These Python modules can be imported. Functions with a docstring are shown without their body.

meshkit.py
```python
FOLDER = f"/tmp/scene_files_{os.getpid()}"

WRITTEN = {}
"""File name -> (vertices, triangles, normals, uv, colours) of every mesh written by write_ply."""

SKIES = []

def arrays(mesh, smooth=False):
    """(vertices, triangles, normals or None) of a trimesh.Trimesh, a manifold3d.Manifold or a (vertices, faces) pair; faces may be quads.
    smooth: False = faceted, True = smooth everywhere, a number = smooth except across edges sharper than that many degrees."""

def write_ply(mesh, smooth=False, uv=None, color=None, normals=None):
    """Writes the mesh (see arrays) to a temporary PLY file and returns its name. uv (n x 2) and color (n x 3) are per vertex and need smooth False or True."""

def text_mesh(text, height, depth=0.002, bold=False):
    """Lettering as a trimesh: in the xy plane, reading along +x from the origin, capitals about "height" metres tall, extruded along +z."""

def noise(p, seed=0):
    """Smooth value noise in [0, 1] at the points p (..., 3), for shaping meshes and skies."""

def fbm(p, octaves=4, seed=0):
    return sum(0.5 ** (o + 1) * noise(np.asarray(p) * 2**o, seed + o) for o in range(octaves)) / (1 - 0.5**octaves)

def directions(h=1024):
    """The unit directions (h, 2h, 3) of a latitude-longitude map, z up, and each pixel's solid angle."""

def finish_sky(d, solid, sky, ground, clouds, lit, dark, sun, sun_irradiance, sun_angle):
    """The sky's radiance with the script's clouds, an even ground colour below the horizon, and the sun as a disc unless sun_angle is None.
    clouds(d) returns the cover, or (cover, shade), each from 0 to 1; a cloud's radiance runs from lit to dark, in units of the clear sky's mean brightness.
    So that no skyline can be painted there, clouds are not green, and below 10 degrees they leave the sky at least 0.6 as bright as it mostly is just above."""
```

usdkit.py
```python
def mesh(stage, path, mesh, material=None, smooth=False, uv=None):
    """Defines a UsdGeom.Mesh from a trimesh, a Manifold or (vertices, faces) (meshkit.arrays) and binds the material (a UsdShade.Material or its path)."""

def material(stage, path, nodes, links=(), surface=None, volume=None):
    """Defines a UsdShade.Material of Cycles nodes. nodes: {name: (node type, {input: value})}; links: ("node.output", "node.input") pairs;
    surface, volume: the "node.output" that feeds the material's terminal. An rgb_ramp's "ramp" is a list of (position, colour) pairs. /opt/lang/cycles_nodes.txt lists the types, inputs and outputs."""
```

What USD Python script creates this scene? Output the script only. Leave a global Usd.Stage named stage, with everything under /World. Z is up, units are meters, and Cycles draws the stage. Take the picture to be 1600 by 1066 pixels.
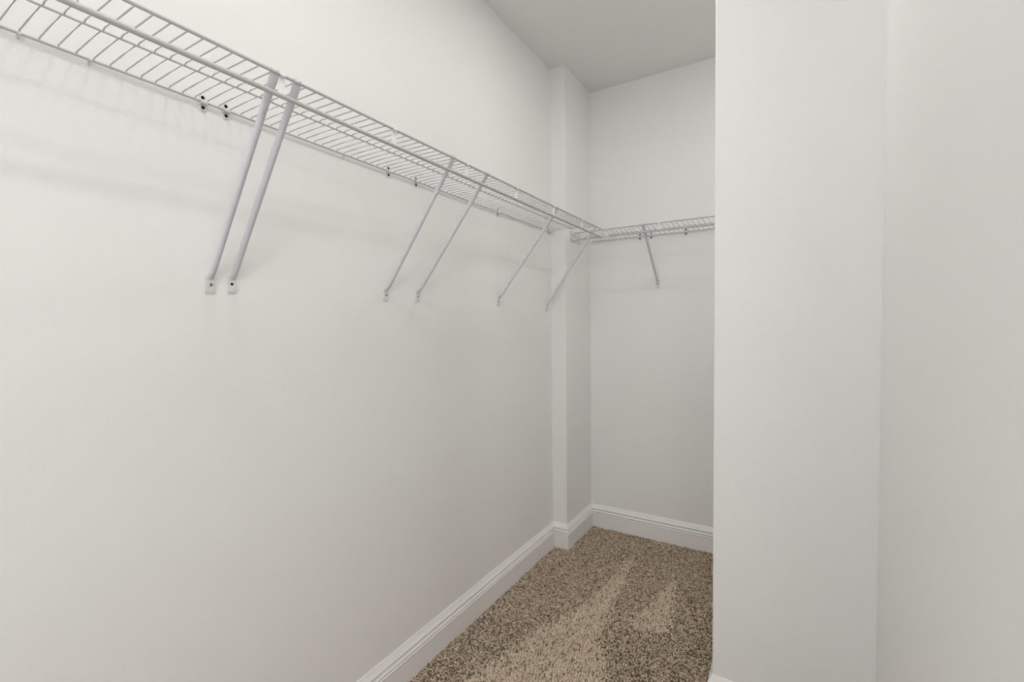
import math
import numpy as np
import trimesh
import manifold3d as m3
from shapely.geometry import Polygon, Point, box as sbox
from pxr import Gf, Sdf, Usd, UsdGeom, UsdLux, UsdShade, Vt
import usdkit
import meshkit

stage = Usd.Stage.CreateInMemory()
UsdGeom.SetStageUpAxis(stage, "Z")
UsdGeom.SetStageMetersPerUnit(stage, 1.0)
UsdGeom.Xform.Define(stage, "/World")
UsdGeom.Scope.Define(stage, "/World/Looks")

# ------------------------------------------------------------------ camera, light, exposure
CAM = (1.2067, 0.0, 1.2841)
FWD = np.array([-0.52142645, 0.85264899, -0.0332288])
RGT = np.array([0.85324529, 0.52142536, -0.00938501])
UPV = np.array([-0.00932422, 0.03324591, 0.99940371])
cam = UsdGeom.Camera.Define(stage, "/World/camera")
cam.AddTransformOp().Set(Gf.Matrix4d(*RGT, 0, *UPV, 0, *(-FWD), 0, *CAM, 1))
cam.CreateHorizontalApertureAttr(36.0)
cam.CreateVerticalApertureAttr(36.0 * 1066 / 1600)
cam.CreateFocalLengthAttr(724.59 / 1600 * 36.0)
cam.CreateClippingRangeAttr(Gf.Vec2f(0.02, 100.0))
cam.CreateExposureAttr(0.0)

# the flat ceiling lamps that light the closet: position, radius, radiance
LAMP_NEAR = dict(at=(0.64, 0.60), r=0.075, power=67.00)
LAMP_FAR = dict(at=(0.74, 1.58), r=0.075, power=67.00)
LAMP_ENTRY = dict(at=(1.62, -0.42), size=(0.22, 1.05), power=19.50)
FILL_LAMP_ALCOVE = dict(at=(1.85, 2.32), r=0.115, power=49.00)  # added unseen lamp, brightens the far left wall
# added unseen window in the rear wall, glowing as fill light: x0, x1, z0, z1, radiance
FILL_WINDOW = dict(x0=0.15, x1=1.25, z0=0.90, z1=2.10, power=4.05)
FILL_WINDOW_COLOR = (0.94, 0.975, 1.0)
LAMP_COLOR = (1.0, 0.98, 0.955)

# ------------------------------------------------------------------ sizes (metres)
H = 2.74
Y_PIL, X_PIL = 2.418, 0.0888          # pilaster front and side
Y_BACK = 2.791
Y_BUMP, X_BUMP = 1.6074, 0.9835       # bump-out front and left edge
X_RIGHT = 1.4073
Y_JAMB = 0.40                         # end of the right wall, behind the frame's edge
X_ENTRY, Y_REAR = 2.30, -1.30         # the entry behind the camera
Y_BUMP2, X_ALC = 2.0, 2.30             # unseen space opened behind the bump-out for the added fill lamp
BB = 0.132                            # baseboard height


# ------------------------------------------------------------------ materials
def mat(name, nodes, links, surface="p.BSDF"):
    return usdkit.material(stage, f"/World/Looks/{name}", nodes, links, surface=surface)


def paint(name, color, rough, bump_scale, bump_strength, bump_dist=0.0012, spec=0.35):
    return mat(name, {
        "g": ("geometry", {}),
        "n": ("noise_texture", {"scale": bump_scale, "detail": 3.0, "roughness": 0.55}),
        "b": ("bump", {"strength": bump_strength, "distance": bump_dist}),
        "p": ("principled_bsdf", {"base_color": color, "roughness": rough, "specular_ior_level": spec}),
    }, [("g.position", "n.vector"), ("n.fac", "b.height"), ("b.normal", "p.normal")])


WALL = paint("wall_paint", (0.885, 0.879, 0.8655), 0.62, 150.0, 0.42)
CEIL = paint("ceiling_paint", (0.88, 0.873, 0.858), 0.8, 70.0, 0.35)
TRIM = paint("trim_paint", (0.89, 0.872, 0.855), 0.34, 30.0, 0.03)
COATED = paint("coated_steel", (0.53, 0.53, 0.53), 0.35, 200.0, 0.02)
BRACE = paint("brace_enamel", (0.66, 0.67, 0.70), 0.34, 120.0, 0.02)
PLASTIC = paint("white_plastic", (0.76, 0.76, 0.755), 0.38, 80.0, 0.02)
HOOK = paint("clear_white_plastic", (0.86, 0.86, 0.85), 0.38, 80.0, 0.02)
DARK = mat("dark_hole", {"p": ("principled_bsdf", {"base_color": (0.012, 0.012, 0.012), "roughness": 0.7, "specular_ior_level": 0.1})}, [])
SCREW = mat("zinc_screw", {
    "g": ("geometry", {}), "n": ("noise_texture", {"scale": 300.0}),
    "r": ("rgb_ramp", {"ramp": [(0.3, (0.42, 0.42, 0.43)), (0.7, (0.62, 0.62, 0.63))]}),
    "p": ("principled_bsdf", {"metallic": 1.0, "roughness": 0.35})},
    [("g.position", "n.vector"), ("n.fac", "r.fac"), ("r.color", "p.base_color")])
FILL_PANE = mat("fill_pane_glow", {"e": ("emission", {"color": FILL_WINDOW_COLOR, "strength": FILL_WINDOW["power"]})}, [], "e.emission")
GLOBE = {}
for nm, L in (("near", LAMP_NEAR), ("far", LAMP_FAR), ("entry", LAMP_ENTRY), ("alcove", FILL_LAMP_ALCOVE)):
    GLOBE[nm] = mat(f"lit_lens_{nm}", {"e": ("emission", {"color": LAMP_COLOR, "strength": L["power"]})}, [], "e.emission")

# carpet: three yarn tones mixed per tuft
CARPET_BASE = mat("carpet_backing", {
    "g": ("geometry", {}), "n": ("noise_texture", {"scale": 120.0, "detail": 3.0}),
    "r": ("rgb_ramp", {"ramp": [(0.3, (0.09, 0.068, 0.047)), (0.7, (0.17, 0.135, 0.10))]}),
    "p": ("principled_bsdf", {"roughness": 1.0, "specular_ior_level": 0.05})},
    [("g.position", "n.vector"), ("n.fac", "r.fac"), ("r.color", "p.base_color")])
YARNS = []
for k, c in enumerate(((0.84, 0.69, 0.535), (0.62, 0.495, 0.37), (0.23, 0.165, 0.11))):
    YARNS.append(mat(f"carpet_yarn_{'light middle dark'.split()[k]}", {
        "o": ("object_info", {}),
        "h": ("map_range", {"from_min": 0.0, "from_max": 1.0, "to_min": 0.82, "to_max": 1.18}),
        "c": ("color", {"value": c}),
        "v": ("hsv", {"hue": 0.5, "saturation": 1.0, "fac": 1.0}),
        "p": ("principled_bsdf", {"roughness": 0.95, "specular_ior_level": 0.1, "sheen_weight": 0.15, "sheen_roughness": 0.5})},
        [("o.random", "h.value"), ("h.result", "v.value"), ("c.color", "v.color"), ("v.color", "p.base_color")]))

# ------------------------------------------------------------------ naming helpers
USED = {}


def path_for(name, parent):
    base = f"{parent}/{name}"
    n = USED.get(base, 0)
    USED[base] = n + 1
    return base if n == 0 else f"{base}_{n:03d}"


def tag(prim, **kv):
    for k, v in kv.items():
        if v:
            prim.SetCustomDataByKey(k, v)
    return prim


def part(name, mesh, material, parent="/World", smooth=35, label=None):
    m = usdkit.mesh(stage, path_for(name, str(parent)), mesh, material, smooth=smooth)
    if label:
        tag(m.GetPrim(), label=label)
    return m.GetPath()


def struct(name, mesh, material, parent="/World", smooth=False):
    m = usdkit.mesh(stage, path_for(name, str(parent)), mesh, material, smooth=smooth)
    if str(parent) == "/World":
        tag(m.GetPrim(), kind="structure")
    return m.GetPath()


def thing(name, label, category, loc=(0, 0, 0), rotz=0.0, group=None):
    x = UsdGeom.Xform.Define(stage, path_for(name, "/World"))
    x.AddTranslateOp().Set(Gf.Vec3d(*map(float, loc)))
    if rotz:
        x.AddRotateZOp().Set(rotz)
    tag(x.GetPrim(), label=label, category=category, group=group)
    return x.GetPath()


# ------------------------------------------------------------------ mesh helpers
def cat(*ms):
    return trimesh.util.concatenate([m for m in ms])


def tm(man):
    a = man.to_mesh()
    return trimesh.Trimesh(a.vert_properties[:, :3], a.tri_verts, process=False)


def bx(x0, x1, y0, y1, z0, z1):
    m = trimesh.creation.box([x1 - x0, y1 - y0, z1 - z0])
    m.apply_translation([(x0 + x1) / 2, (y0 + y1) / 2, (z0 + z1) / 2])
    return m


def rod(points, r, sides=8, caps=True, section=None, up=None):
    """A rod along a polyline; section gives (width factor, depth factor) per point for flattened tubes, along `up` x tangent and `up`-like axes."""
    p = np.asarray(points, float)
    n = len(p)
    d = np.diff(p, axis=0)
    d /= np.linalg.norm(d, axis=1, keepdims=True)
    t = np.vstack([d[:1], d[:-1] + d[1:], d[-1:]])
    t /= np.linalg.norm(t, axis=1, keepdims=True)
    ref = np.array(up if up is not None else ([0, 0, 1] if abs(d[0][2]) < 0.9 else [1, 0, 0]), float)
    ang = np.arange(sides) * 2 * np.pi / sides
    rr = np.broadcast_to(r, (n,))
    v = []
    for i in range(n):
        a = np.cross(t[i], ref)
        a /= np.linalg.norm(a)
        b = np.cross(a, t[i])
        k = 1.0
        if 0 < i < n - 1:
            k = 1 / max(0.5, math.sqrt((1 + float(d[i - 1] @ d[i])) / 2))
        sa, sb = section[i] if section is not None else (1.0, 1.0)
        v.append(p[i] + rr[i] * (np.cos(ang)[:, None] * a * sa + np.sin(ang)[:, None] * b * sb * (k if section is None else 1)))
    v = np.vstack(v)
    f = []
    for i in range(n - 1):
        for j in range(sides):
            q = (i * sides + j, i * sides + (j + 1) % sides, (i + 1) * sides + (j + 1) % sides, (i + 1) * sides + j)
            f += [(q[0], q[2], q[1]), (q[0], q[3], q[2])]
    if caps:
        for e, i in ((0, 0), (1, n - 1)):
            c = len(v)
            v = np.vstack([v, p[i]])
            for j in range(sides):
                a_, b_ = i * sides + j, i * sides + (j + 1) % sides
                f.append((c, a_, b_) if e == 0 else (c, b_, a_))
    m = trimesh.Trimesh(v, np.array(f), process=False)
    if m.volume < 0:
        m.invert()
    return m


def plate(poly, depth, bevel=0.0006):
    """A flat plate: polygon (shapely, in u,v) extruded to `depth` along +w with a small chamfer on its front edge."""
    lo = trimesh.creation.extrude_polygon(poly, depth - bevel, engine="earcut")
    inner = poly.buffer(-bevel)
    hi = trimesh.creation.extrude_polygon(inner, bevel, engine="earcut")
    hi.apply_translation([0, 0, depth - bevel])
    return cat(lo, hi)


def uvw(mesh, o, u, v, w):
    """Maps (u,v,w) coordinates onto world axes."""
    M = np.eye(4)
    M[:3, 0], M[:3, 1], M[:3, 2], M[:3, 3] = u, v, w, o
    m = mesh.copy()
    m.apply_transform(M)
    return m


def rounded(w, h, r):
    return sbox(-w / 2 + r, -h / 2 + r, w / 2 - r, h / 2 - r).buffer(r, quad_segs=6)


def ring_arc(cx, cz, r_in, r_out, a0, a1, width, n=14):
    """Part of a ring in the (u,v) plane, `width` thick along w (centred)."""
    a = np.radians(np.linspace(a0, a1, n))
    pts = [(cx + r_out * math.cos(t), cz + r_out * math.sin(t)) for t in a] + [(cx + r_in * math.cos(t), cz + r_in * math.sin(t)) for t in a[::-1]]
    m = trimesh.creation.extrude_polygon(Polygon(pts), width, engine="earcut")
    m.apply_translation([0, 0, -width / 2])
    return m


def wall_panel(p0, p1, thick, z0=0.0, z1=H):
    """A wall slab whose visible face runs p0 -> p1; the thickness goes to the right of that direction."""
    a, b = np.array(p0, float), np.array(p1, float)
    d = (b - a) / np.linalg.norm(b - a)
    n = np.array([d[1], -d[0]])
    return Polygon([a, b, b + n * thick, a + n * thick])


def prism(poly, z0, z1):
    m = trimesh.creation.extrude_polygon(poly, z1 - z0, engine="earcut")
    m.apply_translation([0, 0, z0])
    return m


# ------------------------------------------------------------------ the room
T = 0.12
struct("floor", bx(-T, X_ENTRY + T, Y_REAR - T, Y_BACK + T, -0.112, -0.012), CARPET_BASE)
struct("ceiling", bx(-T, X_ENTRY + T, Y_REAR - T, Y_BACK + T, H, H + 0.10), CEIL)
struct("wall_left", bx(-T, 0.0, Y_REAR - T, Y_BACK + T, -0.012, H), WALL)
struct("wall_back", bx(0.0, X_ALC + T, Y_BACK, Y_BACK + T, -0.012, H), WALL)


def bead_box(x0, x1, y0, y1, corner, r=0.004):
    """A drywall box with its visible outside corner slightly rounded by the corner bead."""
    poly = sbox(x0, y0, x1, y1)
    cx, cy = corner
    sx, sy = (1 if cx == x0 else -1), (1 if cy == y0 else -1)
    sq = sbox(min(cx, cx + sx * r), min(cy, cy + sy * r), max(cx, cx + sx * r), max(cy, cy + sy * r))
    arc = Point(cx + sx * r, cy + sy * r).buffer(r, quad_segs=8)
    poly = poly.difference(sq).union(arc.intersection(sq))
    return prism(poly, -0.012, H)


struct("wall_pilaster", bead_box(0.0, X_PIL, Y_PIL, Y_BACK, (X_PIL, Y_PIL)), WALL, smooth=35)
struct("wall_bump_out", bead_box(X_BUMP, X_RIGHT + T, Y_BUMP, Y_BUMP2, (X_BUMP, Y_BUMP)), WALL, smooth=35)
struct("wall_alcove", bx(X_RIGHT + T, X_ALC + T, Y_BUMP2 - T, Y_BUMP2, -0.012, H), WALL)
struct("wall_alcove_side", bx(X_ALC, X_ALC + T, Y_BUMP2, Y_BACK, -0.012, H), WALL)
struct("wall_right", bx(X_RIGHT, X_RIGHT + T, Y_JAMB, Y_BUMP, -0.012, H), WALL)
struct("wall_entry", bx(X_RIGHT + T, X_ENTRY + T, Y_JAMB, Y_JAMB + T, -0.012, H), WALL)
struct("wall_entry_side", bx(X_ENTRY, X_ENTRY + T, Y_REAR, Y_JAMB, -0.012, H), WALL)
wd = FILL_WINDOW
struct("wall_rear", cat(bx(0.0, wd["x0"], Y_REAR - T, Y_REAR, -0.012, H), bx(wd["x1"], X_ENTRY + T, Y_REAR - T, Y_REAR, -0.012, H),
                        bx(wd["x0"], wd["x1"], Y_REAR - T, Y_REAR, 0.0, wd["z0"]), bx(wd["x0"], wd["x1"], Y_REAR - T, Y_REAR, wd["z1"], H)), WALL)
win = UsdGeom.Xform.Define(stage, "/World/window_1")  # added behind the camera; its panes glow to fill the room
tag(win.GetPrim(), kind="structure")
FW = 0.045
struct("window_frame", cat(bx(wd["x0"], wd["x0"] + FW, Y_REAR - 0.09, Y_REAR - 0.03, wd["z0"], wd["z1"]), bx(wd["x1"] - FW, wd["x1"], Y_REAR - 0.09, Y_REAR - 0.03, wd["z0"], wd["z1"]),
                           bx(wd["x0"] + FW, wd["x1"] - FW, Y_REAR - 0.09, Y_REAR - 0.03, wd["z0"], wd["z0"] + FW), bx(wd["x0"] + FW, wd["x1"] - FW, Y_REAR - 0.09, Y_REAR - 0.03, wd["z1"] - FW, wd["z1"]),
                           bx(wd["x0"] + FW, wd["x1"] - FW, Y_REAR - 0.085, Y_REAR - 0.035, (wd["z0"] + wd["z1"]) / 2 - 0.02, (wd["z0"] + wd["z1"]) / 2 + 0.02)), TRIM, "/World/window_1")
struct("window_sill", bx(wd["x0"] - 0.03, wd["x1"] + 0.03, Y_REAR - 0.03, Y_REAR + 0.03, wd["z0"] - 0.02, wd["z0"]), TRIM, "/World/window_1")
for za, zb in ((wd["z0"] + FW, (wd["z0"] + wd["z1"]) / 2 - 0.02), ((wd["z0"] + wd["z1"]) / 2 + 0.02, wd["z1"] - FW)):
    struct("window_pane", bx(wd["x0"] + FW, wd["x1"] - FW, Y_REAR - 0.064, Y_REAR - 0.058, za, zb), FILL_PANE, "/World/window_1")

# baseboards: one moulded profile (distance from the wall, height), mitred round the corners
PROFILE = [(0.0, BB), (0.0018, BB), (0.0028, BB - 0.0010), (0.0058, BB - 0.0095), (0.0096, BB - 0.018), (0.0142, BB - 0.0258), (0.0142, BB - 0.0270),
           (0.0058, BB - 0.0278), (0.0058, BB - 0.0318), (0.0092, BB - 0.0324), (0.0130, BB - 0.0385), (0.0166, BB - 0.0440), (0.0166, BB - 0.0452),
           (0.0086, BB - 0.0459), (0.0086, BB - 0.0496), (0.0140, BB - 0.0500), (0.0176, BB - 0.0535), (0.0180, BB - 0.0558), (0.0164, BB - 0.0585), (0.0164, -0.012), (0.0, -0.012)]


def baseboards(names, pts):
    """pts: the foot of the walls, walked with the room on the left; one mesh per wall."""
    p = np.array(pts, float)
    d = np.diff(p, axis=0)
    d /= np.linalg.norm(d, axis=1, keepdims=True)
    nrm = np.stack([-d[:, 1], d[:, 0]], 1)
    off = []
    for i in range(len(p)):
        if i in (0, len(p) - 1):
            off.append(nrm[0 if i == 0 else -1])
        else:
            b = nrm[i - 1] + nrm[i]
            off.append(b / (b @ nrm[i]))
    for i, nm in enumerate(names):
        v, f, n = [], [], len(PROFILE)
        for q in (i, i + 1):
            for t, z in PROFILE:
                v.append((*(p[q] + off[q] * t), z))
        for k in range(n):
            a, b = k, (k + 1) % n
            f += [(a, b, n + b), (a, n + b, n + a)]
        m = trimesh.Trimesh(np.array(v), np.array(f), process=False)
        caps = trimesh.creation.triangulate_polygon(Polygon(PROFILE), engine="earcut")
        cv, cf = caps
        idx = [int(np.argmin([(c[0] - t) ** 2 + (c[1] - z) ** 2 for t, z in PROFILE])) for c in cv]
        extra = [[idx[a] for a in tri] for tri in cf]
        m = trimesh.Trimesh(m.vertices, np.vstack([m.faces, extra, [[n + c for c in tri[::-1]] for tri in extra]]), process=False)
        trimesh.repair.fix_normals(m)
        struct(nm, m, TRIM, smooth=28)


baseboards(["baseboard_entry", "baseboard_entry_jamb", "baseboard_right", "baseboard_bump_out", "baseboard_bump_out_side", "baseboard_alcove", "baseboard_alcove_side", "baseboard_back",
            "baseboard_pilaster_side", "baseboard_pilaster", "baseboard_left", "baseboard_rear", "baseboard_entry_side"],
           [(X_ENTRY, Y_JAMB), (X_RIGHT + 0.06, Y_JAMB), (X_RIGHT, Y_JAMB), (X_RIGHT, Y_BUMP), (X_BUMP, Y_BUMP), (X_BUMP, Y_BUMP2), (X_ALC, Y_BUMP2), (X_ALC, Y_BACK), (X_PIL, Y_BACK),
            (X_PIL, Y_PIL), (0.0, Y_PIL), (0.0, Y_REAR), (X_ENTRY, Y_REAR), (X_ENTRY, Y_JAMB - 0.02)])


# ------------------------------------------------------------------ ceiling lamps
def ceiling_lamp(L, material, label):
    r = L["r"]
    t = thing("ceiling_light", label, "light", (*L["at"], H), group=None)
    prof = np.array([(0.0, 0.0), (r + 0.022, 0.0), (r + 0.020, -0.006), (r + 0.010, -0.013), (r + 0.001, -0.014), (r, -0.010), (0.0, -0.010)])[::-1]
    part("trim_ring", trimesh.creation.revolve(prof, sections=56), TRIM, t)
    lens = np.array([(0.0, -0.0105), (r * 0.995, -0.0105), (r * 0.9, -0.0125), (r * 0.5, -0.0135), (0.0, -0.0138)])[::-1]
    part("lens", trimesh.creation.revolve(lens, sections=48), material, t, smooth=True, label="lit frosted lens")
    return t


ceiling_lamp(LAMP_NEAR, GLOBE["near"], "round white ceiling light with lit flat lens above the nearest pair of shelf braces")
ceiling_lamp(LAMP_FAR, GLOBE["far"], "round white ceiling light with lit flat lens in front of the bump-out wall")
ceiling_lamp(FILL_LAMP_ALCOVE, GLOBE["alcove"], "added unseen fill lamp, a wider round white ceiling light with lit flat lens in the alcove behind the bump-out")
sx, sy = LAMP_ENTRY["size"]
t = thing("linear_ceiling_light", "long white linear ceiling light above the entry behind the right wall", "light", (*LAMP_ENTRY["at"], H))
part("housing", cat(bx(-sx / 2 - 0.012, -sx / 2, -sy / 2 - 0.012, sy / 2 + 0.012, -0.040, 0.0), bx(sx / 2, sx / 2 + 0.012, -sy / 2 - 0.012, sy / 2 + 0.012, -0.040, 0.0),
                    bx(-sx / 2, sx / 2, -sy / 2 - 0.012, -sy / 2, -0.040, 0.0), bx(-sx / 2, sx / 2, sy / 2, sy / 2 + 0.012, -0.040, 0.0)), TRIM, t, smooth=False)
part("diffuser", bx(-sx / 2, sx / 2, -sy / 2, sy / 2, -0.038, -0.030), GLOBE["entry"], t, smooth=False, label="lit frosted diffuser")

# ------------------------------------------------------------------ wire shelves
ZA, ZB, XA = 1.8150, 1.7711, 0.280     # front rail, hanging rod, distance of both from the wall
ZD, XD = 1.8187, 0.008                 # back rail
XC, ZC = 0.137, 1.8208                 # middle rail
R_A, R_B, R_C, R_D, R_W = 0.0034, 0.0052, 0.0021, 0.0024, 0.00145
PITCH = 0.0261
BACK_Z = (1.8185, 1.7795, 1.8145, 1.8085)   # the short shelf hangs a little out of level with the long one


def shelf_wire(ZA, ZC, ZD):
    """One deck wire from the back rail to the front rail, with a crimp at the middle rail."""
    return [(XD + 0.0005, ZD), (XD + 0.0012, ZD + 0.0042), (XD + 0.004, ZD + 0.0054), (0.060, ZD + 0.0058), (XC - 0.005, ZC + 0.0034), (XC + 0.0045, ZC + 0.0006),
            (XC + 0.0075, ZC + 0.0024), (XC + 0.012, ZC + 0.0030), (0.20, ZA + 0.0046), (XA - 0.0015, ZA + 0.0026)]


def shelf(label, along0, along1, wires, hooks, to_world, heights, extend=0.0):
    """A shelf in (out from the wall, along, up); to_world maps a (n,3) array."""
    ZA, ZB, ZC, ZD = heights
    t = thing("wire_shelf", label, "shelf")

    def put(name, m, material=COATED, parent=None, lab=None):
        m = m.copy()
        m.vertices = to_world(np.asarray(m.vertices))
        if m.volume < 0:
            m.invert()
        return part(name, m, material, parent or t, smooth=40, label=lab)

    run = lambda x, z, e=0.0: [(x, along0, z), (x, along1 + e, z)]  # noqa: E731
    put("front_rail", rod(run(XA, ZA, extend), R_A, 12))
    put("hanging_rod", rod(run(XA, ZB, extend), R_B, 16))
    put("middle_rail", rod(run(XC, ZC), R_C, 8))
    put("back_rail", rod(run(XD, ZD), R_D, 10))
    w = shelf_wire(ZA, ZC, ZD)
    for y in wires:
        put("deck_wire", rod([(a, y, z) for a, z in w], R_W, 6))
    for y in hooks:
        hh = ZA - ZB
        web = Polygon([(-0.0075, -0.002), (0.0075, -0.002), (0.0068, hh * 0.55), (0.0062, hh + 0.001), (-0.0062, hh + 0.001), (-0.0068, hh * 0.55)]).buffer(0.0008, quad_segs=3)
        body = uvw(plate(web, 0.0026), (XA - 0.0045, y, ZB), [0, 1, 0], [0, 0, 1], [1, 0, 0])
        top = ring_arc(0, 0, R_A, R_A + 0.0007, -70, 200, 0.0115)
        top = uvw(top, (XA, y, ZA), [1, 0, 0], [0, 0, 1], [0, -1, 0])
        put("rod_hook", cat(body, top), HOOK)
    return t


ident = lambda v: v  # noqa: E731
Y0L = -0.45
k0 = math.ceil((Y0L + 0.01 - 0.4505) / PITCH)
left_wires = [0.4505 + PITCH * k for k in range(k0, 80) if 0.4505 + PITCH * k < Y_PIL - 0.004]
left_hooks = [-0.361, -0.040, 0.2815, 0.5986, 0.9201, 1.2431, 1.5640, 1.8885, 2.2100]
shelf("long white wire shelf with hanging rod running along the left wall", Y0L, Y_PIL - 0.003, left_wires, left_hooks, ident, (ZA, ZB, ZC, ZD), extend=0.088)


def back_map(v):
    """out -> -y from the back wall, along -> x."""
    return np.stack([v[:, 1], Y_BACK - v[:, 0], v[:, 2]], 1)


XB0, XB1 = X_PIL + 0.016, X_ALC - 0.004
back_wires = [XB0 + 0.010 + PITCH * k for k in range(120) if XB0 + 0.010 + PITCH * k < XB1 - 0.004]
shelf("short white wire shelf with hanging rod on the back wall in the corner", XB0, XB1, back_wires, [0.275, 0.588, 0.902, 1.216, 1.530, 1.844, 2.158], back_map, BACK_Z)


# ------------------------------------------------------------------ braces
def brace(label, foot, top, out, hole, group="shelf braces"):
    """A sloping tube from a foot plate on the wall up to the front rail. foot: (along, z); top: (along, z); out: distance of the rail. Built with x out of the wall and y along it."""
    (y0, z0), (y1, z1) = foot, top
    parts = []
    A = np.array([0.0085, 0.0, 0.018])                      # foot end, relative to the plate's centre
    B = np.array([out - 0.0030, y1 - y0, z1 - z0 - 0.0048])  # just below the front rail
    d = (B - A) / np.linalg.norm(B - A)
    ln = np.linalg.norm(B - A)
    stops = [(-0.006, 0.80, 0.30), (0.004, 0.92, 0.55), (0.016, 1.0, 0.95), (0.03, 1, 1), (ln * 0.4, 1, 1), (ln - 0.095, 1, 1), (ln - 0.07, 1.06, 0.9), (ln - 0.048, 1.22, 0.52), (ln - 0.03, 1.30, 0.36), (ln - 0.004, 1.34, 0.32), (ln, 1.30, 0.26)]
    R = 0.0074
    tube = rod([A + d * s for s, _, _ in stops], R, 18, section=[(a, b) for _, a, b in stops], up=(-d[2], 0, d[0]))
    parts.append(("tube", tube, BRACE, None))
    # foot plate with a rounded lower edge, and its inner raised pad
    shape = rounded(0.0245, 0.046, 0.0055)
    pl = uvw(plate(shape, 0.0022), (0.0, 0.0, 0.0), [0, 1, 0], [0, 0, 1], [1, 0, 0])
    pad_shape = rounded(0.0215, 0.039, 0.0065)
    r_hole = 0.0036
    pad_shape = pad_shape.difference(Point(0, 0.0).buffer(r_hole, quad_segs=8)) if hole else pad_shape
    pad = uvw(plate(pad_shape, 0.0020, 0.0005), (0.0022, -0.0008, 0.001), [0, 1, 0], [0, 0, 1], [1, 0, 0])
    parts.append(("foot_plate", cat(pl, pad), PLASTIC, None))
    if hole:
        disc = uvw(trimesh.creation.cylinder(radius=r_hole, height=0.0012, sections=24), (0.0028, -0.0008, 0.001), [0, 1, 0], [0, 0, 1], [1, 0, 0])
        parts.append(("screw_hole", disc, DARK, "dark open screw hole"))
    else:
        prof = np.array([(0.0, 0.0), (0.0044, 0.0), (0.0044, 0.0006), (0.0034, 0.0018), (0.0018, 0.0023), (0.0016, 0.0012), (0.0, 0.0012)])
        sc = uvw(trimesh.creation.revolve(prof, sections=24), (0.0040, 0.0004, 0.0), [0, 1, 0], [0, 0, 1], [1, 0, 0])
        parts.append(("screw", sc, SCREW, "zinc screw head"))
        cr = uvw(trimesh.creation.cylinder(radius=0.0015, height=0.0008, sections=16), (0.0055, 0.0004, 0.0), [0, 1, 0], [0, 0, 1], [1, 0, 0])
        parts.append(("screw_recess", cr, DARK, None))
    # top hook: two prongs round the front rail
    hook = [uvw(ring_arc(0, 0, R_A + 0.0002, R_A + 0.0020, 118, 262, 0.0180), (out, y1 - y0, z1 - z0), [1, 0, 0], [0, 0, 1], [0, -1, 0])]
    for s in (-0.0068, 0.0068):
        h = ring_arc(0, 0, R_A + 0.0002, R_A + 0.0020, -25, 120, 0.0042)
        hook.append(uvw(h, (out, y1 - y0 + s, z1 - z0), [1, 0, 0], [0, 0, 1], [0, -1, 0]))
    parts.append(("rail_hook", cat(*hook), BRACE, None))
    return parts


def place_brace(label, foot, top, rail_out, hole, wall="left"):
    (y0, z0) = foot
    if wall == "left":
        t = thing("shelf_brace", label, "brace", (0.0, y0, z0), group="shelf braces")
        conv = ident
    else:
        t = thing("shelf_brace", label, "brace", (y0, Y_BACK, z0), group="shelf braces")
        conv = lambda v: np.stack([v[:, 1], -v[:, 0], v[:, 2]], 1)  # noqa: E731
    for nm, m, material, lab in brace(label, foot, top, rail_out, hole):
        m = m.copy()
        m.vertices = conv(np.asarray(m.vertices))
        if wall != "left" and m.volume < 0:
            m.invert()
        part(nm, m, material, t, smooth=40, label=lab)


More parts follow.
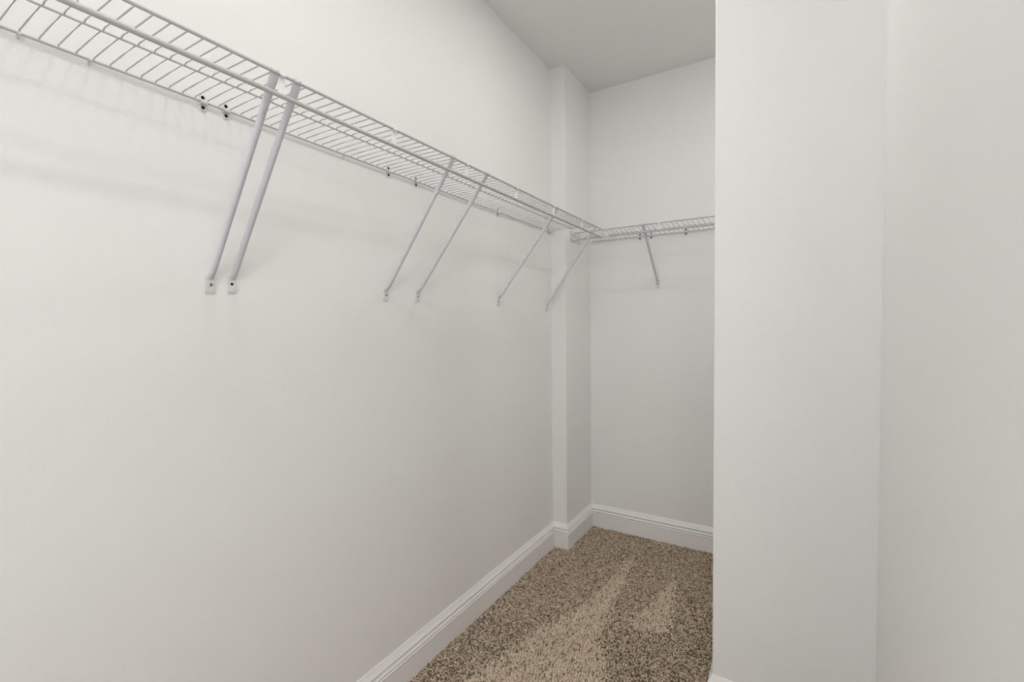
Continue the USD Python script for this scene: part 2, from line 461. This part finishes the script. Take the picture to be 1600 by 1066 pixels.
BRACES = [
    ("grey enamelled shelf brace with a zinc screw in its foot, nearest the camera", (0.578, 1.3895), (0.583, ZA), False),
    ("grey enamelled shelf brace with an open dark hole in its foot, second nearest the camera", (0.629, 1.393), (0.634, ZA), True),
    ("left brace of the middle pair holding the long shelf", (1.1400, 1.3937), (1.172, ZA), False),
    ("right brace of the middle pair holding the long shelf", (1.2980, 1.397), (1.360, ZA), False),
    ("single white shelf brace between the middle pair and the pilaster", (1.8490, 1.400), (1.926, ZA), False),
    ("white shelf brace whose foot sits on the left wall just before the pilaster", (2.3490, 1.3835), (2.398, ZA), False),
]
for lab, foot, top, hole in BRACES:
    place_brace(lab, foot, top, XA, hole)
place_brace("short shelf brace holding the short shelf on the back wall", (0.512, 1.520), (0.503, BACK_Z[0]), XA, True, wall="back")


# ------------------------------------------------------------------ wall clips that hold the back rails
def wall_clip(label, at, wall="left"):
    if wall == "left":
        t = thing("wall_clip", label, "clip", (0.0, at, ZD), group="wall clips on the back rails")
        conv = ident
    else:
        t = thing("wall_clip", label, "clip", (at, Y_BACK, BACK_Z[3]), group="wall clips on the back rails")
        conv = lambda v: np.stack([v[:, 1], -v[:, 0], v[:, 2]], 1)  # noqa: E731

    def put(nm, m, material, lab=None):
        m = m.copy()
        m.vertices = conv(np.asarray(m.vertices))
        if m.volume < 0:
            m.invert()
        part(nm, m, material, t, smooth=40, label=lab)

    holes = (0.0122, -0.0112)
    shape = rounded(0.0150, 0.0370, 0.006)
    for h in holes:
        shape = shape.difference(Point(0, h).buffer(0.0040, quad_segs=8))
    pad = uvw(plate(shape, 0.0036), (0, 0, 0), [0, 1, 0], [0, 0, 1], [1, 0, 0])
    ring = uvw(ring_arc(0, 0, R_D, R_D + 0.0024, -200, 120, 0.0135), (XD, 0, 0), [1, 0, 0], [0, 0, 1], [0, -1, 0])
    lip = uvw(ring_arc(0, 0, R_D + 0.0004, R_D + 0.0034, 150, 290, 0.0022), (XD, -0.0088, 0), [1, 0, 0], [0, 0, 1], [0, -1, 0])
    put("body", cat(pad, ring, lip), PLASTIC)
    for h in holes:
        put("screw_hole", uvw(trimesh.creation.cylinder(radius=0.0040, height=0.0016, sections=20), (0.0024, 0, h), [0, 1, 0], [0, 0, 1], [1, 0, 0]), DARK, "dark screw hole")


for lab, at in (("white wall clip with two dark holes, nearest the camera under the long shelf", 0.5741),
                ("white wall clip with two dark holes, second nearest the camera under the long shelf", 0.6262),
                ("left of the two wall clips near the middle pair of braces", 1.1618),
                ("right of the two wall clips near the middle pair of braces", 1.2979),
                ("wall clip between the middle pair of braces and the pilaster", 1.8511),
                ("wall clip of the long shelf right beside the pilaster", 2.3832)):
    wall_clip(lab, at)
for lab, at in (("wall clip just left of the brace on the back wall", 0.4062), ("wall clip just right of the brace on the back wall", 0.4745),
                ("wall clip farthest right on the back wall, near the bump-out wall", 0.6695)):
    wall_clip(lab, at, "back")

# small snap clips, one anchor each
for lab, at in (("small snap clip on the back rail at the picture's upper left corner", 0.2676),
                ("small snap clip on the back rail left of the nearest pair of braces", 0.3660),
                ("small snap clip on the back rail between the nearest and the middle pair of braces", 0.9757),
                ("small snap clip on the back rail right of the wall clip before the pilaster", 2.0027)):
    t = thing("snap_clip", lab, "clip", (0.0, at, ZD), group="small snap clips on the long shelf's back rail")
    part("body", cat(uvw(plate(rounded(0.0045, 0.0075, 0.0012), 0.0046), (0, 0, -0.0035), [0, 1, 0], [0, 0, 1], [1, 0, 0]),
                     uvw(ring_arc(0, 0, R_D, R_D + 0.0006, -160, 100, 0.0045), (XD, 0, 0), [1, 0, 0], [0, 0, 1], [0, -1, 0])), PLASTIC, t, smooth=40)

# ------------------------------------------------------------------ end bracket on the pilaster's side, and the corner joiner
t = thing("end_bracket", "white end bracket on the pilaster's side holding the short shelf's rail ends", "bracket", (X_PIL, 2.520, 1.800))
shape = rounded(0.150, 0.062, 0.004)
part("plate", uvw(plate(shape, 0.0030), (0, 0.03, 0.0), [0, 1, 0], [0, 0, 1], [1, 0, 0]), PLASTIC, t, smooth=40)
for nm, z in (("front_socket", BACK_Z[0] - 1.8), ("rod_socket", BACK_Z[1] - 1.8)):
    c = uvw(trimesh.creation.annulus(r_min=0.0056 if nm == "rod_socket" else 0.0037, r_max=0.0085, height=0.018, sections=24), (0.011, Y_BACK - XA - 2.520, z), [0, 1, 0], [0, 0, 1], [1, 0, 0])
    part("rail_socket", c, PLASTIC, t, smooth=40)
part("rib", bx(0.003, 0.014, 0.072, 0.0755, -0.030, 0.030), PLASTIC, t, smooth=False)
for y, z in ((-0.032, 0.022), (-0.028, -0.022)):
    part("screw_hole", uvw(trimesh.creation.cylinder(radius=0.0036, height=0.0016, sections=20), (0.0030, y, z), [0, 1, 0], [0, 0, 1], [1, 0, 0]), DARK, t, smooth=40, label="dark screw hole")

t = thing("corner_joiner", "small white corner joiner where the two wire shelves meet", "joiner", (XA, Y_BACK - XA, ZA))
for z, z2, r in ((0.0, BACK_Z[0] - ZA, R_A), (ZB - ZA, BACK_Z[1] - ZA, R_B)):
    part("clamp", cat(uvw(trimesh.creation.annulus(r_min=r, r_max=r + 0.0024, height=0.020, sections=20), (0, -0.026, z), [1, 0, 0], [0, 0, 1], [0, -1, 0]),
                      uvw(trimesh.creation.annulus(r_min=r, r_max=r + 0.0024, height=0.020, sections=20), (0.020, 0.0, z2), [0, 1, 0], [0, 0, 1], [1, 0, 0])), PLASTIC, t, smooth=40)
part("web", bx(-0.0012, 0.0012, -0.034, -0.014, ZB - ZA + 0.004, -0.003), PLASTIC, t, smooth=False)

# ------------------------------------------------------------------ carpet pile
rng = np.random.default_rng(11)
SP = 0.0052
gx, gy = np.meshgrid(np.arange(0.012, X_ENTRY - 0.01, SP), np.arange(-0.50, Y_BACK - 0.01, SP), indexing="ij")
pos = np.stack([gx.ravel(), gy.ravel()], 1) + rng.uniform(-0.42, 0.42, (gx.size, 2)) * SP
x, y = pos[:, 0], pos[:, 1]
keep = ~((x < X_PIL + 0.013) & (y > Y_PIL - 0.013)) & ~((x > X_BUMP - 0.013) & (y > Y_BUMP - 0.013) & (y < Y_BUMP2 + 0.013)) & ~((x > X_RIGHT - 0.013) & (y > Y_JAMB - 0.013) & (y < Y_BUMP2 + 0.013)) & (x > 0.0135) & (y < Y_BACK - 0.0135)
pos = pos[keep]
# vacuum strokes: in these areas the pile leans away from the door, elsewhere towards it
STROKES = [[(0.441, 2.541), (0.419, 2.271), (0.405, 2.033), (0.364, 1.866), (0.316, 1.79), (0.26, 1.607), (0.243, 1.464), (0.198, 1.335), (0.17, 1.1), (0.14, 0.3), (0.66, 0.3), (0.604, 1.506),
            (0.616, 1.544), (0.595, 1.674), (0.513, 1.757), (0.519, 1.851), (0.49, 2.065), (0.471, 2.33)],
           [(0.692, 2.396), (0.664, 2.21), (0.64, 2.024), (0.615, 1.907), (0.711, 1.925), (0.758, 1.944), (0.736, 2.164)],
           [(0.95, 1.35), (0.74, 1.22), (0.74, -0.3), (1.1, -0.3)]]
import shapely
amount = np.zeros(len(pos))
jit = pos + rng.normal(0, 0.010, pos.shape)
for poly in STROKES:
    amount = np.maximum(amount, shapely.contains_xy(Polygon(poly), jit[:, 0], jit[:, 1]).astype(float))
n = len(pos)
LEAN_AWAY, LEAN_TO = 0.62, 1.12
wob = meshkit.fbm(np.stack([pos[:, 0] * 60, pos[:, 1] * 60, np.zeros(n)], 1), 2, 5)
heading = np.where(amount > 0.5, math.radians(80), math.radians(-80)) + rng.normal(0, 0.40, n) + (wob - 0.5) * 2.0
tilt = np.where(amount > 0.5, LEAN_AWAY, LEAN_TO) + rng.normal(0, 0.16, n)
spin = rng.uniform(0, 2 * math.pi, n)
scale = rng.uniform(0.82, 1.18, n)
pick = meshkit.noise(np.stack([pos[:, 0] * 175, pos[:, 1] * 175, np.zeros(n)], 1), 3) * 0.5 + rng.random(n) * 0.5
# nap shading put into the colour: paler yarn mix in strokes, darker elsewhere
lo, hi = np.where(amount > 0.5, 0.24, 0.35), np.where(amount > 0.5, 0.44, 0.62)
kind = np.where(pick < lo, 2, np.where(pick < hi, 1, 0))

pi = UsdGeom.PointInstancer.Define(stage, "/World/carpet_pile")
tag(pi.GetPrim(), label="speckled brown and beige cut-pile carpet covering the closet floor", category="carpet", kind="stuff")


def tuft():
    """A twisted, slightly bulging yarn end, 12 mm tall."""
    v, f = [], []
    rings = [(0.0, 0.0015, 0.0), (0.0062, 0.0026, 0.7), (0.0100, 0.0023, 1.3)]
    for h, r, tw in rings:
        for k in range(4):
            a = tw + k * math.pi / 2
            v.append((r * math.cos(a), r * math.sin(a), h))
    v.append((0.0, 0.0, 0.0118))
    for i in range(2):
        for k in range(4):
            a, b = i * 4 + k, i * 4 + (k + 1) % 4
            f += [(a, b, b + 4), (a, b + 4, a + 4)]
    f += [(8 + k, 8 + (k + 1) % 4, 12) for k in range(4)]
    return trimesh.Trimesh(np.array(v), np.array(f), process=False)


for k, nm in enumerate(("light_tuft", "middle_tuft", "dark_tuft")):
    m = usdkit.mesh(stage, f"/World/carpet_pile/{nm}", tuft(), YARNS[k], smooth=True)
    pi.CreatePrototypesRel().AddTarget(m.GetPath())
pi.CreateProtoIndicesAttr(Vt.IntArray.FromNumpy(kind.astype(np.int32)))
pi.CreatePositionsAttr(Vt.Vec3fArray.FromNumpy(np.column_stack([pos, np.full(n, -0.0128)]).astype(np.float32)))
pi.CreateScalesAttr(Vt.Vec3fArray.FromNumpy(np.column_stack([scale * 1.05, scale * 1.05, scale]).astype(np.float32)))
# orientation: spin about z, then tilt about the horizontal axis across the heading
ax = np.stack([-np.sin(heading), np.cos(heading)], 1)
ct, st, cs, ss = np.cos(tilt / 2), np.sin(tilt / 2), np.cos(spin / 2), np.sin(spin / 2)
w = ct * cs
qx = st * (ax[:, 0] * cs + ax[:, 1] * ss)
qy = st * (ax[:, 1] * cs - ax[:, 0] * ss)
qz = ct * ss
pi.CreateOrientationsAttr(Vt.QuathArray([Gf.Quath(float(a), float(b), float(c), float(e)) for a, b, c, e in zip(w, qx, qy, qz)]))
